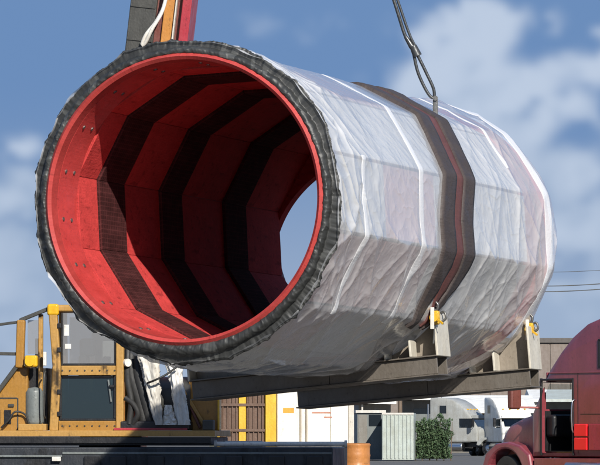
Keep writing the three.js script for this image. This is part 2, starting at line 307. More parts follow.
part('shell', ring([[0.922, 0.02], [0.930, 0.02], [0.930, (p) => tEnd(p) - 0.012], [0.922, (p) => tEnd(p) - 0.012]]), M.redBack, drum);
{
  // a blanking ring closes the far end round an opening that sits low
  const g = ring([[0.90, (p) => tEnd(p) - 0.03], [0.94, (p) => tEnd(p) - 0.03], [0.985, (p) => tEnd(p) - 0.01], [0.90, (p) => tEnd(p) - 0.008]], null), p = g.attributes.position;
  for (let i = 0; i < p.count; i++) { const x = p.getX(i), y = p.getY(i), r = Math.hypot(x, y) / R, phi = Math.atan2(y, x); if (r < 0.91) { const k = (0.93 - 0.27 * Math.max(0, Math.sin(phi)) ) / r; p.setX(i, x * k); p.setY(i, y * k); } }
  g.computeVertexNormals(); part('end_ring', g, M.redWall, drum);
}
function facet(t0, t1, k, rf, thick, inset = 0.004) {                                   // a flat plate on side k of the twelve-sided bore
  const a0 = PHI0 + k * STEP, a1 = a0 + STEP, pts = [];
  for (const rad of [rf, rf + thick]) { const ro = rad * R; for (const [a, s] of [[a0, 1], [a1, -1]]) { const tx = Math.cos((a0 + a1) / 2 + Math.PI / 2), ty = Math.sin((a0 + a1) / 2 + Math.PI / 2); pts.push([Math.cos(a) * ro + tx * inset * s, Math.sin(a) * ro + ty * inset * s]); } }
  const e = (t) => typeof t === 'function' ? [t(a0), t(a1)] : [t, t], [s0, s1] = e(t0), [e0, e1] = e(t1);
  const v = [[...pts[0], -s0 * L - inset], [...pts[1], -s1 * L - inset], [...pts[1], -e1 * L + inset], [...pts[0], -e0 * L + inset], [...pts[2], -s0 * L - inset], [...pts[3], -s1 * L - inset], [...pts[3], -e1 * L + inset], [...pts[2], -e0 * L + inset]];
  const f = [[0, 1, 2, 3], [4, 7, 6, 5], [0, 4, 5, 1], [1, 5, 6, 2], [2, 6, 7, 3], [3, 7, 4, 0]], pos = [], uv = [], w = 2 * R * Math.sin(STEP / 2);
  for (const q of f) for (const i of [q[0], q[1], q[2], q[0], q[2], q[3]]) { pos.push(...v[i]); uv.push(k * w * 1.37 + ([0, 3, 4, 7].includes(i) ? 0 : w), v[i][2] + (i > 3 ? thick * R : 0)); }
  const g = new THREE.BufferGeometry(); g.setAttribute('position', new THREE.Float32BufferAttribute(pos, 3)); g.setAttribute('uv', new THREE.Float32BufferAttribute(uv, 2)); g.computeVertexNormals(); return g;
}
const shellT = [0.03, 0.25, 0.47, 0.70, 0.915];
for (let k = 0; k < 12; k++) for (let j = 0; j < 4; j++) part('steel_panel', facet(shellT[j], shellT[j + 1], k, 0.968, 0.012, 0.03), [M.steelPale, M.steelPale, M.steelRed, M.steelPale, M.steelGrey, M.steelPale, M.steelRed][(k * 3 + j * 5 + (k * j) % 4) % 7], drum);
const bands = [[0.155, 0.245], [0.385, 0.465], [0.640, 0.728]];
const walls = [[0.088, 0.155], [0.245, 0.385], [0.465, 0.640], [0.728, (p) => tEnd(p) - 0.03]];
for (let k = 0; k < 12; k++) {
  walls.forEach(([a, b], i) => part('wall_panel', facet(a, b, k, RI + 0.012, 0.02), M.redWall, drum));
  const floor = k === 8;
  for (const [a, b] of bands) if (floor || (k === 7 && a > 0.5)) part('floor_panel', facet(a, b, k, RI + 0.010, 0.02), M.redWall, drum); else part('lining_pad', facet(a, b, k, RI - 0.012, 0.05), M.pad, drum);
}
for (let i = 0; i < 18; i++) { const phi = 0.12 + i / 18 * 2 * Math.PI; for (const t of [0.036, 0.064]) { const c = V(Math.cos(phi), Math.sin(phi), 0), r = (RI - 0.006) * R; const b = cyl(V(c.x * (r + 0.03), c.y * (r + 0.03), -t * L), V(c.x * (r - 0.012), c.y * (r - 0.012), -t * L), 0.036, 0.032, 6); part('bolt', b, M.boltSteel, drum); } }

// ------------------------------------------------------------------ strap over the drum, its hoist, the far hoist
const inDrum = (x, y, z) => drum.localToWorld(V(x, y, z));
drum.updateMatrixWorld(true);
function drumThing(name, label, cat, group) { const o = thing(name, label, cat, [drum.position.x, drum.position.y, drum.position.z], 0, group); o.rotation.copy(drum.rotation); o.updateMatrixWorld(true); return o; }
{
  const o = drumThing('lashing_strap', 'wide grey webbing strap with a reddish stripe passed over the wrapped drum', 'strap');
  const sq = (phi, a, b) => { const s = sstep(-0.30, -0.78, phi) + sstep(Math.PI + 0.30, Math.PI + 0.78, phi), m = mix(a, b, 0.46); return [mix(a, m - 0.012, s), mix(b, m + 0.012, s)]; };
  part('webbing', ribbon(0.475, 0.530, -0.80, Math.PI + 0.8, 0.030, 0.02, 260, 6, sq, 0.115), M.strap, o);
  part('webbing', ribbon(0.568, 0.618, -0.80, Math.PI + 0.8, 0.030, 0.02, 260, 6, (p, a, b) => { const [x, y] = sq(p, 0.475, 0.625); const k = (x2) => mix(x, y, (x2 - 0.475) / 0.15); return [k(a), k(b)]; }, 0.115), M.strap, o);
  part('stripe', ribbon(0.530, 0.568, -0.78, Math.PI + 0.78, 0.012, 0.012, 260, 3, (p, a, b) => { const [x, y] = sq(p, 0.475, 0.625); const k = (x2) => mix(x, y, (x2 - 0.475) / 0.15); return [k(a), k(b)]; }, 0.115), M.strapRed, o);
}
function hoist(t, phi, label) {
  const r = outerR(t, phi, false) + 0.08, top = V(Math.cos(phi) * r, Math.sin(phi) * r, -t * L), o = drumThing('chain_hoist', label, 'hoist', 'yellow hoists tensioning the straps');
  const y = top.y, x = top.x, z = top.z;
  part('hook', [tube([V(x, y + 0.10, z), V(x + 0.05, y + 0.04, z), V(x + 0.03, y - 0.04, z), V(x - 0.03, y - 0.02, z), V(x - 0.04, y + 0.05, z)], 0.022, 20, 8)], M.hookSteel, o);
  part('hoist_body', [bx(x - 0.075, x + 0.075, y - 0.27, y - 0.05, z - 0.07, z + 0.05, 0.03)], M.hoistYellow, o);
  part('gear_cover', [cyl(V(x + 0.01, y - 0.16, z + 0.05), V(x + 0.02, y - 0.16, z + 0.13), 0.085, 0.065, 18)], M.hoistYellow, o);
  part('side_plate', [bx(x - 0.03, x + 0.03, y - 0.34, y - 0.0, z + 0.132, z + 0.142)], M.white, o);
  part('lever', [bar(V(x + 0.03, y - 0.16, z + 0.1), V(x + 0.17, y - 0.26, z + 0.12), 0.035, 0.02)], M.hoistYellow, o);
  part('chain', [cyl(V(x, y - 0.27, z), V(x - 0.02, y - 0.56, z), 0.016)], M.hookSteel, o);
}
hoist(0.545, -0.62, 'yellow chain hoist hooked to the end of the wide grey strap');
hoist(0.985, -0.60, 'yellow chain hoist on the cradle under the far end of the drum');

// ------------------------------------------------------------------ two steel cradles under the drum
function cradle(t, label, roll, dx, dy) {
  const o = drumThing('support_cradle', label, 'cradle', 'steel cradles under the drum');
  const zc = -t * L, hw = 0.36, x0 = -2.02 + dx, x1 = 2.02 + dx, yT = -2.30 + dy, yB = -2.62 + dy, xs = 0.25 + dx;
  const rot = (g) => { g.rotateZ(roll); return g; };
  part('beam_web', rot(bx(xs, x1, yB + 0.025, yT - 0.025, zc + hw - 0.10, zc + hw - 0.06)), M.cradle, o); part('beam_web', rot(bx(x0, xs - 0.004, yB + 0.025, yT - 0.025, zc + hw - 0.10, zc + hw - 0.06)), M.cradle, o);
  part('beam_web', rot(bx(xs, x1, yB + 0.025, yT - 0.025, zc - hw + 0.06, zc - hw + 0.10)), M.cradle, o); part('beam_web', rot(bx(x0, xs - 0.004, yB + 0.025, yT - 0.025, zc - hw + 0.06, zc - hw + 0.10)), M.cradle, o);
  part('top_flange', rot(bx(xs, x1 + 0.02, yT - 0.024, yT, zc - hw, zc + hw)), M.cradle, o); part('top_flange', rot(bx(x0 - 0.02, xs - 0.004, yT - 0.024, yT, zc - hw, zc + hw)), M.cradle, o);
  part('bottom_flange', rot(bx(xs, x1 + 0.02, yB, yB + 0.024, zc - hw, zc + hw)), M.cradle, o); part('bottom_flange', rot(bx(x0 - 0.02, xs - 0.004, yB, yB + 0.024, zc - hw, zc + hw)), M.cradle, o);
  // saddle plate cut to the drum
  const drumY = (x) => -Math.sqrt(Math.max(0.2, 2.34 * 2.34 - x * x)) ;
  const pts = [[x0, yT + 0.002], [x1, yT + 0.002]]; for (let i = 0; i <= 24; i++) { const x = mix(x1, x0, i / 24); pts.push([x, Math.max(yT + 0.03, drumY(x))]); }
  const sp = extrude(pts, 0.04, 0.004); sp.translate(0, 0, zc - 0.02); part('saddle_plate', rot(sp), M.cradleWeb, o);
  for (const s of [-1, 1]) {
    for (const x of [0.86, 1.27]) { const y = Math.max(yT + 0.1, drumY(x)) - 0.01; part('gusset', rot(bx(s * x - 0.02 + dx * 0, s * x + 0.02, yT + 0.003, y, zc + 0.024, zc + hw - 0.01)), M.cradleLit, o); part('gusset', rot(bx(s * x - 0.02, s * x + 0.02, yT + 0.003, y, zc - hw + 0.01, zc - 0.024)), M.cradleLit, o); }
    const xe = s < 0 ? x0 - 0.045 : x1 + 0.005; part('end_plate', rot(bx(xe, xe + 0.04, yB + 0.3, -1.62 + dy * 0.5, zc - hw, zc + hw)), M.cradleLit, o);
  }
  part('lashing_eye', rot(tube([V(x1 + 0.05, -1.72, zc), V(x1 + 0.12, -1.67, zc), V(x1 + 0.10, -1.57, zc), V(x1 + 0.02, -1.59, zc)], 0.02, 16, 8)), M.hookSteel, o);
  return o;
}
cradle(0.575, 'grey-brown steel cradle with end plate coloured as sunlit below the wide strap', 0.095, -0.34, 0.06);
cradle(0.985, 'grey-brown steel cradle with end plate coloured as sunlit below the far end of the drum', 0.085, -0.16, -0.02);

// ------------------------------------------------------------------ lifting rope with its eye on top of the drum
{
  const dep = 80.4, a = P(434, 99, dep), b = P(416, 52, dep), c = P(409, 42, dep), d = P(395, 0, dep), top = d.clone().add(d.clone().sub(c).multiplyScalar(6));
  const o = thing('wire_sling', 'dark steel wire rope with a long eye hooked on top of the drum', 'rope', [a.x, a.y, a.z]); const rel = (p) => p.clone().sub(a);
  part('rope', [tube([rel(b), rel(c), rel(d), rel(top)].map((p) => p.add(V(-0.02, 0, 0))), 0.028, 40), tube([rel(b).add(V(0.05, 0, 0)), rel(c).add(V(0.05, 0.02, 0.02)), rel(d).add(V(0.04, 0, 0.02)), rel(top).add(V(0.04, 0, 0))], 0.022, 40)], M.rope, o);
  part('eye', tube([rel(b), rel(P(424, 72, dep)).add(V(0.03, 0, 0)), rel(P(434, 91, dep)), rel(P(433.5, 98, dep)), rel(P(430, 96, dep)), rel(P(421, 74, dep)).add(V(-0.04, 0, 0)), rel(b).add(V(-0.05, 0.02, 0))], 0.026, 60), M.rope, o);
  part('ferrule', [cyl(rel(P(417.5, 56, dep)), rel(P(413, 46, dep)), 0.075, 0.06), cyl(rel(P(412, 47, dep)), rel(P(406, 37, dep)), 0.05, 0.03)], M.rope, o);
  part('lug', [bx(-0.02, 0.06, -0.30, 0.0, -0.02, 0.02), cyl(V(0.02, 0.01, -0.06), V(0.02, 0.01, 0.06), 0.04)], M.hookSteel, o);
}

// ------------------------------------------------------------------ mobile crane
const CD = 90, CS = FOC / CD;                                                           // distance of the crane's side and its pixels per metre
const CB = P(100, 435, CD), CX = (px) => (px - 100) / CS, CY = (py) => EYE + (HOR - py) / CS;
const crane = thing('mobile_crane', 'worn yellow mobile crane with glazed cab, its boom rising behind the drum', 'crane', [CB.x, 0, CB.z], -0.10);
const cb = (px0, px1, py0, py1, z0, z1, r) => bx(CX(px0), CX(px1), CY(py1), CY(py0), z0, z1, r);
{
  // carrier
  const deck = part('carrier_deck', [cb(-160, 336, 447, 490, -2.4, 0.45, 0.03), cb(-160, 214, 437, 445.5, -2.3, 0.28, 0.02)], M.deckBlue, crane);
  part('deck_edge', cb(-160, 218, 430.5, 436.6, -2.2, 0.36), M.craneTan, crane);
  part('black_rail', cb(-160, 214, 437, 443.5, 0.285, 0.34), M.black, crane);
  part('side_rail', [cb(-160, 66, 455, 457.2, 0.46, 0.50), cb(66, 335, 452, 454, 0.455, 0.47)], M.greyPanel, crane);
  part('step_plate', cb(56, 65, 456.5, 461, 0.505, 0.54), M.white, crane);
  for (const px of [96, 122, 160, 196, 238, 280, 318]) part('deck_locker', cb(px - 8, px + 8, 456, 475, 0.452, 0.50), M.black, crane);
  part('frame', cb(-160, 330, 488, 500, -1.9, 0.0), M.black, crane);
  for (const px of [-120, -40, 190, 270]) for (const z of [-1.95, -0.05]) {
    const c = V(CX(px), 0.52, z);
   
    const g = lathe([[0.30, -0.16], [0.46, -0.17], [0.51, -0.12], [0.52, 0], [0.51, 0.12], [0.46, 0.17], [0.30, 0.16]], 28); g.rotateX(Math.PI / 2); g.translate(c.x, c.y, c.z); const ty = part('wheel', g, M.rubber, crane);
    const h = lathe([[0.001, -0.06], [0.22, -0.07], [0.31, -0.15], [0.31, 0.15], [0.22, 0.07], [0.001, 0.06]], 20); h.rotateX(Math.PI / 2); h.translate(c.x, c.y, c.z); part('rim', h, M.deckBlue, ty);
  }
  // cab
  const zf = 0.22, zb = -1.0;
  const post = (px0, py0, px1, py1, w, m, z = zf) => part('cab_post', bar(V(CX(px0), CY(py0), z - 0.06), V(CX(px1), CY(py1), z - 0.06), w / CS, 0.13), m, crane);
  post(53.5, 307, 58, 368, 8.5, M.craneTan); post(58, 366, 55, 431, 9, M.craneTan); post(121.5, 330, 121.5, 431, 8, M.craneTan);
  post(53.5, 307, 56, 431, 8, M.craneYellow, zb); post(121.5, 312, 121.5, 431, 8, M.craneYellow, zb);
  part('cab_corner_cap', [cb(48, 60, 304, 316, zf - 0.16, zf + 0.02, 0.05)], M.lampYellow, crane);
  part('cab_roof', [cb(50, 128, 305, 312, zb - 0.05, zf - 0.02, 0.05)], M.craneTan, crane);
  part('cab_rail', cb(62.5, 117.5, 366, 375.5, zf - 0.13, zf + 0.012), M.craneTan, crane);
  part('cab_sill', cb(60, 117.5, 421, 431, zf - 0.14, zf + 0.012), M.craneYellow, crane);
  part('cab_floor', cb(56, 121, 425, 430, zb, zf - 0.15), M.black, crane);
  part('rear_panel', cb(60, 117, 376, 428, zb - 0.04, zb), M.craneYellow, crane);
  part('rear_window', cb(61, 117, 316, 372, zb - 0.02, zb), M.dustyGlass, crane);
  const up = part('upper_window', cb(62, 117.6, 313, 366, zf - 0.075, zf - 0.063, 0.002), M.dustyGlass, crane);
  part('gasket', [cb(62, 64, 313, 366, zf - 0.09, zf - 0.045), cb(64.1, 117.5, 363.5, 366, zf - 0.09, zf - 0.045), cb(115.5, 117.5, 330, 363.4, zf - 0.09, zf - 0.045)], M.black, up);
  part('window_sticker', [cb(60 + 5, 70, 325, 336, zf - 0.062, zf - 0.060, 0.0005)], M.white, up); part('window_sticker', [cb(66, 72, 344, 349, zf - 0.062, zf - 0.060, 0.0005)], M.white, up);
  const lw = part('lower_window', cb(60.5, 117.6, 376, 421, zf - 0.075, zf - 0.063, 0.002), M.glassDark, crane);
  part('gasket', [cb(60.5, 63, 375.8, 421, zf - 0.09, zf - 0.03), cb(63.1, 117, 418.5, 421, zf - 0.09, zf - 0.03), cb(115, 117.5, 375.8, 418.4, zf - 0.09, zf - 0.03), cb(63.1, 114.9, 375.8, 378, zf - 0.09, zf - 0.03)], M.black, lw);
  part('wiper', [bar(V(CX(110), CY(380), zf - 0.02), V(CX(113), CY(402), zf - 0.02), 0.03, 0.02)], M.greyPanel, lw);
  const seat = part('operator_seat', [cb(78, 100, 392, 402, -0.75, -0.25, 0.08), cb(76, 84, 355, 396, -0.75, -0.25, 0.08)], M.seat, crane);
  part('control_levers', [bar(V(CX(92), CY(390), -0.2), V(CX(95), CY(352), -0.2), 0.03, 0.03), bar(V(CX(99), CY(390), -0.2), V(CX(104), CY(356), -0.2), 0.03, 0.03)], M.black, crane); part('headrest', [cb(76, 90, 338, 356, -0.7, -0.35, 0.06)], M.seat, crane); part('cab_cabinet', [cb(97, 117, 340, 425, -0.98, -0.6, 0.03)], M.greyPanel, crane);
  part('control_stand', [bar(V(CX(104), CY(425), -0.4), V(CX(100), CY(385), -0.4), 0.18, 0.25)], M.black, crane);
  // engine housing left of the cab
  part('housing_post', bar(V(CX(21.5), CY(320), 0.12), V(CX(20), CY(368), 0.12), 8.5 / CS, 0.14), M.craneYellow, crane);
  part('housing_post', bar(V(CX(40), CY(314), -0.02), V(CX(40), CY(431), -0.02), 4.5 / CS, 0.1), M.craneTan, crane);
  part('housing_post', bar(V(CX(-50), CY(330), 0.1), V(CX(-50), CY(431), 0.1), 8 / CS, 0.14), M.craneYellow, crane);
  part('roof_rail', [bar(V(CX(20), CY(320.5), 0.12), V(CX(51), CY(308), 0.1), 0.07, 0.07), bar(V(CX(-50), CY(331), 0.12), V(CX(19), CY(322), 0.12), 0.05, 0.05), bar(V(CX(-50), CY(352.5), 0.1), V(CX(18), CY(354), 0.1), 0.06, 0.05)], M.boomGrey, crane);
  part('side_window', cb(27, 37.5, 320, 354, 0.0, 0.012, 0.002), M.dustyGlass, crane);
  part('work_lamp', [cb(26, 39, 355.5, 367.5, 0.12, 0.30, 0.04), cyl(V(CX(32), CY(361.5), 0.29), V(CX(32), CY(361.5), 0.34), 0.08, 0.09)], M.lampYellow, crane);
  part('grab_handle', cb(44, 47.5, 352, 366, 0.16, 0.20), M.white, crane);
  const ho = part('housing_panel', [muv((() => { const s = new THREE.Shape([[-50, 392], [0, 392], [18, 367], [26.5, 367], [26.5, 430], [-50, 430]].map(([x, y]) => new THREE.Vector2(CX(x), CY(y)))); const g = new THREE.ExtrudeGeometry(s, { depth: 0.9, bevelSize: 0.02, bevelThickness: 0.02, bevelSegments: 2 }); g.translate(0, 0, -0.85); return g; })())], M.craneYellow, crane);
  part('seam', cb(-50, 17, 397.4, 398.8, 0.068, 0.08), M.boomGrey, ho); part('seam', cb(17, 18.3, 398, 430, 0.068, 0.08), M.boomGrey, ho); part('latch', cb(8, 14, 404, 407, 0.07, 0.10), M.boomGrey, ho);
  part('brace', bar(V(CX(19), CY(364), 0.14), V(CX(-14), CY(408), 0.14), 0.08, 0.06), M.boomGrey, crane);
  part('engine_block', [cb(27, 46, 368, 430, -0.8, -0.12)], M.black, crane);
  part('air_tank', [(() => { const g = lathe([[0.001, -0.36], [0.12, -0.34], [0.17, -0.26], [0.17, 0.26], [0.12, 0.34], [0.001, 0.36]], 20); g.translate(CX(34), CY(407), 0.0); return g; })()], M.greyPanel, crane);
  part('cab_step', [cb(20, 48, 424, 430.4, -0.1, 0.30)], M.craneTan, crane);
  for (let px = 64; px < 117; px += 7.5) for (const py of [370.8, 426]) part('bolt', cyl(V(CX(px), CY(py), zf + 0.01), V(CX(px), CY(py), zf + 0.026), 0.018, 0.014, 6), M.boomGrey, crane);
  part('door_handle', [cb(111, 116.5, 385, 388, zf - 0.02, zf + 0.03)], M.black, crane);
  for (const py of [326, 350, 392, 414]) part('hinge', [cb(58.6, 62.5, py - 2.4, py + 2.4, zf - 0.01, zf + 0.025)], M.black, crane);
  part('grab_rail', tube([V(CX(47), CY(372), 0.24), V(CX(46.5), CY(374), 0.32), V(CX(46.5), CY(416), 0.32), V(CX(47), CY(418), 0.24)], 0.016, 30), M.boomGrey, crane);
  part('roof_beacon', [cyl(V(CX(86), CY(305), -0.4), V(CX(86), CY(300), -0.4), 0.07, 0.06)], M.lampYellow, crane);
  part('exhaust_pipe', [cyl(V(CX(33), CY(372), -0.5), V(CX(33), CY(338), -0.5), 0.05), cyl(V(CX(33), CY(392), -0.5), V(CX(33), CY(371), -0.5), 0.09)], M.boomGrey, crane);
  for (let i = 0; i < 5; i++) part('vent_slot', cb(-40 + i * 11, -33 + i * 11, 410, 424, 0.071, 0.085), M.black, crane);
  part('fuel_line', tube([V(CX(2), CY(428), 0.2), V(CX(10), CY(420), 0.22), V(CX(16), CY(412), 0.2), V(CX(25), CY(414), 0.15), V(CX(30), CY(424), 0.15)], 0.018, 40), M.rubber, crane);
  part('tool_box', [cb(205, 216, 420, 430.4, 0.0, 0.3, 0.02)], M.boomGrey, crane);
  // winch, hoses and boom foot to the right of the cab
  part('base_block', [cb(122, 192, 421, 430.4, -0.9, 0.24, 0.03)], M.black, crane); part('red_strip', cb(116, 190, 428, 430.4, 0.245, 0.30), M.boomRed, crane);
  const hose = (pts, r) => part('hose', tube(pts.map(([x, y, z]) => V(CX(x), CY(y), z)), r, 40, 10), M.rubber, crane);
  hose([[130, 345, -0.1], [132, 375, 0.05], [140, 400, 0.1], [146, 424, 0.1]], 0.10); hose([[136, 345, -0.2], [139, 372, 0.05], [146, 398, 0.12], [152, 424, 0.1]], 0.11); hose([[128, 350, 0.0], [129, 380, 0.14], [133, 402, 0.2], [131, 424, 0.2]], 0.06); hose([[127, 398, 0.2], [136, 405, 0.25], [140, 414, 0.25], [135, 424, 0.2]], 0.05);
  part('hose_clamp', cyl(V(CX(127), CY(363), 0.15), V(CX(130), CY(363), 0.22), 0.07), M.white, crane);
  part('winch_drum', cyl(V(CX(150), CY(400), -0.5), V(CX(190), CY(400), -0.5), 0.42, 0.42, 28), M.boomGrey, crane);
  const foot = part('boom_foot_plate', [muv((() => { const s = new THREE.Shape([[186, 352], [200, 352], [203, 398], [218, 400], [218, 430], [192, 430], [190, 398]].map(([x, y]) => new THREE.Vector2(CX(x), CY(y)))); const g = new THREE.ExtrudeGeometry(s, { depth: 0.3, bevelSize: 0.012, bevelThickness: 0.012, bevelSegments: 1 }); g.translate(0, 0, -0.5); return g; })())], M.craneYellow, crane);
  part('rib', bar(V(CX(184), CY(392), -0.12), V(CX(206), CY(428), -0.12), 0.06, 0.06), M.craneTan, foot); part('rib', bar(V(CX(178), CY(380), -0.14), V(CX(200), CY(428), -0.14), 0.05, 0.06), M.boomBrown, foot); part('rib', cb(217.5, 219.5, 398, 430, -0.4, -0.1), M.lampYellow, foot);
  // boom, leaning a little
  const bz = -2.2, s2 = FOC / (CD + 2.2), q = (px, py) => V((px - 300) / s2 - CB.x, EYE + (HOR - py) / s2, bz + CB.z + CD - 0);
  const B = (c0, w, z0, z1, m, name) => { const g = bx(-w / 2 / s2, w / 2 / s2, 0, 17, z0, z1, 0.02); g.rotateZ(-0.115); const f = V((c0 - 300) / s2 - CB.x, 0, 0), up = EYE + HOR / s2; g.translate(f.x - up * Math.tan(0.115), 0, 0); return part(name, g, m, crane); };
  const bm = B(132, 27, bz - 0.9, bz, M.boomGrey, 'boom'); B(149, 9, bz - 0.7, bz - 0.10, M.boomBrown, 'boom_rib'); B(159, 12, bz - 0.8, bz - 0.02, M.boomOrange, 'boom_plate'); B(168, 7, bz - 0.7, bz - 0.16, M.boomBrown, 'boom_rib'); B(176, 9.5, bz - 0.85, bz + 0.03, M.boomRed, 'boom_plate');
  B(165.2, 1.6, bz - 0.1, bz + 0.05, M.offWhite, 'boom_conduit');
  for (let i = 0; i < 14; i++) { const h = 3.2 + i * 0.62, g = bx(-0.235, 0.235, h, h + 0.04, bz + 0.001, bz + 0.02); g.rotateZ(-0.115); g.translate((132 - 300) / s2 - CB.x - (EYE + HOR / s2) * Math.tan(0.115), 0, 0); part('boom_collar', g, M.boomGrey, crane); }
  const pz = (px, py, z) => V((px - 314) / s2 - CB.x, EYE + (HOR - py) / s2, bz + z);
  part('rope_loop', [tube([pz(171, -20, 0.16), pz(168, 5, 0.2), pz(160, 22, 0.22), pz(149, 36, 0.2), pz(145, 46, 0.16), pz(148, 44, 0.18), pz(156, 30, 0.26), pz(166, 12, 0.24), pz(173, -20, 0.18)], 0.035, 70)], M.white, crane);
  part('rope_block', [(() => { const g = lathe([[0.001, -0.08], [0.07, -0.07], [0.1, 0], [0.07, 0.07], [0.001, 0.08]], 18); g.rotateX(1.2); const c = pz(138, 55, 0.2); g.translate(c.x, c.y, c.z); return g; })()], M.white, crane);
}
// crumpled white sheeting bundled on the crane deck
{
  const base = P(168, 425, 89.6), o = thing('sheeting_bundle', 'crumpled white plastic sheeting bundled upright on the crane deck', 'plastic sheeting', [base.x, base.y, base.z], -0.1);
  const lump = (px0, py0, px1, py1, r0, r1, sd) => {
    const g = new THREE.CylinderGeometry(r1, r0, 1, 64, 90, false), p = g.attributes.position, ax = (px0 - 168) / CS, ay = (425 - py0) / CS, bx2 = (px1 - 168) / CS, by = (425 - py1) / CS;
    for (let i = 0; i < p.count; i++) { let x = p.getX(i), y = p.getY(i) + 0.5, z = p.getZ(i); const a = Math.atan2(z, x), cr = 1 + 0.55 * (Math.exp(-Math.abs(fbm(Math.cos(a) * 1.3 + sd, y * 2.2, Math.sin(a) * 1.3, 3)) * 7) - 0.5) + 0.5 * fbm(Math.cos(a) + sd, y * 3, Math.sin(a), 3); x *= cr; z *= cr * 0.8; p.setXYZ(i, mix(ax, bx2, y) + x, mix(ay, by, y), z); }
    g.computeVertexNormals(); return muv(g);
  };
  part('sheet_roll', lump(159, 425, 147, 350, 0.07, 0.17, 3), M.offWhite, o);
  part('sheet_roll', lump(184, 425, 171, 350, 0.10, 0.12, 8), M.white, o);
  part('sheet_fold', lump(171, 425, 168, 405, 0.12, 0.05, 14), M.white, o);
  part('tie_cord', [tube([V(-0.36, 0.75, 0.1), V(-0.2, 0.8, 0.28), V(0.0, 0.9, 0.25), V(0.2, 1.05, 0.2)], 0.02, 20)], M.rubber, o);
}
// white pipe and offcuts on the deck edge
{
  const a = P(222, 445, 89.6); let o = thing('white_pipe', 'long white pipe lying along the edge of the dark crane deck', 'pipe', [a.x, a.y - 0.045, a.z], -0.03);
  part('tube', (() => { const g = cyl(V(-0.1, 0.06, 0), V(2.2, 0.06, 0), 0.045); return g; })(), M.white, o);
  part('flange', [cyl(V(-0.14, 0.06, 0), V(-0.09, 0.06, 0), 0.07), cyl(V(2.19, 0.06, 0), V(2.24, 0.06, 0), 0.07)], M.offWhite, o);
  const b = P(242, 446, 89.2); o = thing('metal_tray', 'pale grey metal tray on the crane deck in front of the yellow container', 'tray', [b.x, b.y - 0.03, b.z - 0.9], 0.1);
  part('tray_base', bx(-0.34, 0.34, 0.0, 0.02, -0.2, 0.2), M.offWhite, o); part('tray_wall', [bx(-0.34, 0.34, 0.02, 0.12, 0.18, 0.2), bx(-0.34, 0.34, 0.02, 0.12, -0.2, -0.18), bx(-0.34, -0.32, 0.02, 0.12, -0.178, 0.178), bx(0.32, 0.34, 0.02, 0.12, -0.178, 0.178)], M.offWhite, o);
}
{
  const a = P(356, 443, 95), h = a.y, o = thing('orange_barrel', 'faded orange ribbed barrel standing past the end of the crane deck', 'barrel', [a.x, 0, a.z]);
  const prof = [[0.001, 0], [0.26, 0], [0.27, 0.02]]; for (let i = 0; i <= 30; i++) { const y = 0.03 + (h - 0.06) * i / 30; prof.push([0.265 + (i % 10 === 0 ? 0.018 : i % 5 === 0 ? 0.01 : 0), y]); } prof.push([0.27, h - 0.02], [0.25, h], [0.24, h - 0.03], [0.001, h - 0.035]);
  part('barrel_body', lathe(prof, 32), M.barrel, o); part('bung', cyl(V(0.12, h - 0.035, 0.05), V(0.12, h - 0.01, 0.05), 0.03), M.black, o);
}

// ------------------------------------------------------------------ containers behind
function container(px0, px1, depth, pyTop, len, mats, label, turn, build) {
  const a = P((px0 + px1) / 2, 435, depth), s = FOC / depth, w = (px1 - px0) / s, h = EYE + (HOR - pyTop) / s, o = thing('shipping_container', label, 'container', [a.x, 0, a.z], turn);
  build(o, w, h, len); return o;
}
container(217, 276, 108, 378, 5, null, 'yellow framed container with dark brown ribbed doors behind the crane deck', 0.05, (o, w, h, len) => {
  const n = (x0, x1, y0, y1, z0, z1) => bx(x0 * w - w / 2, x1 * w - w / 2, y0, y1, z0, z1);
  part('shell', bx(-w / 2, w / 2, 0.1, h, -len, -0.06), M.containerYellow, o);
  part('door', n(0.06, 0.36, 0.25, h - 0.15, -0.05, -0.02), M.containerBrown, o); part('door', n(0.50, 0.80, 0.25, h - 0.15, -0.05, -0.02), M.containerBrown, o);
  for (const x of [0.10, 0.18, 0.26, 0.33, 0.54, 0.62, 0.70, 0.77]) part('rib', n(x - 0.012, x + 0.012, 0.28, h - 0.18, -0.02, 0.015), M.containerBrown, o);
  for (const y of [1.0, 1.55, 2.1]) part('hinge_bar', n(0.05, 0.81, y - 0.03, y + 0.03, 0.016, 0.035), M.containerBrown, o);
  part('frame_post', n(0.37, 0.49, 0.1, h, -0.05, 0.02), M.containerYellow, o); part('frame_post', n(0.82, 1.0, 0.1, h, -0.05, 0.06), M.containerYellow, o); part('frame_post', n(0.0, 0.05, 0.1, h, -0.05, 0.06), M.containerYellow, o);
  part('bottom_rail', n(0, 1, 0.0, 0.1, -0.5, 0.06), M.containerYellow, o);
});
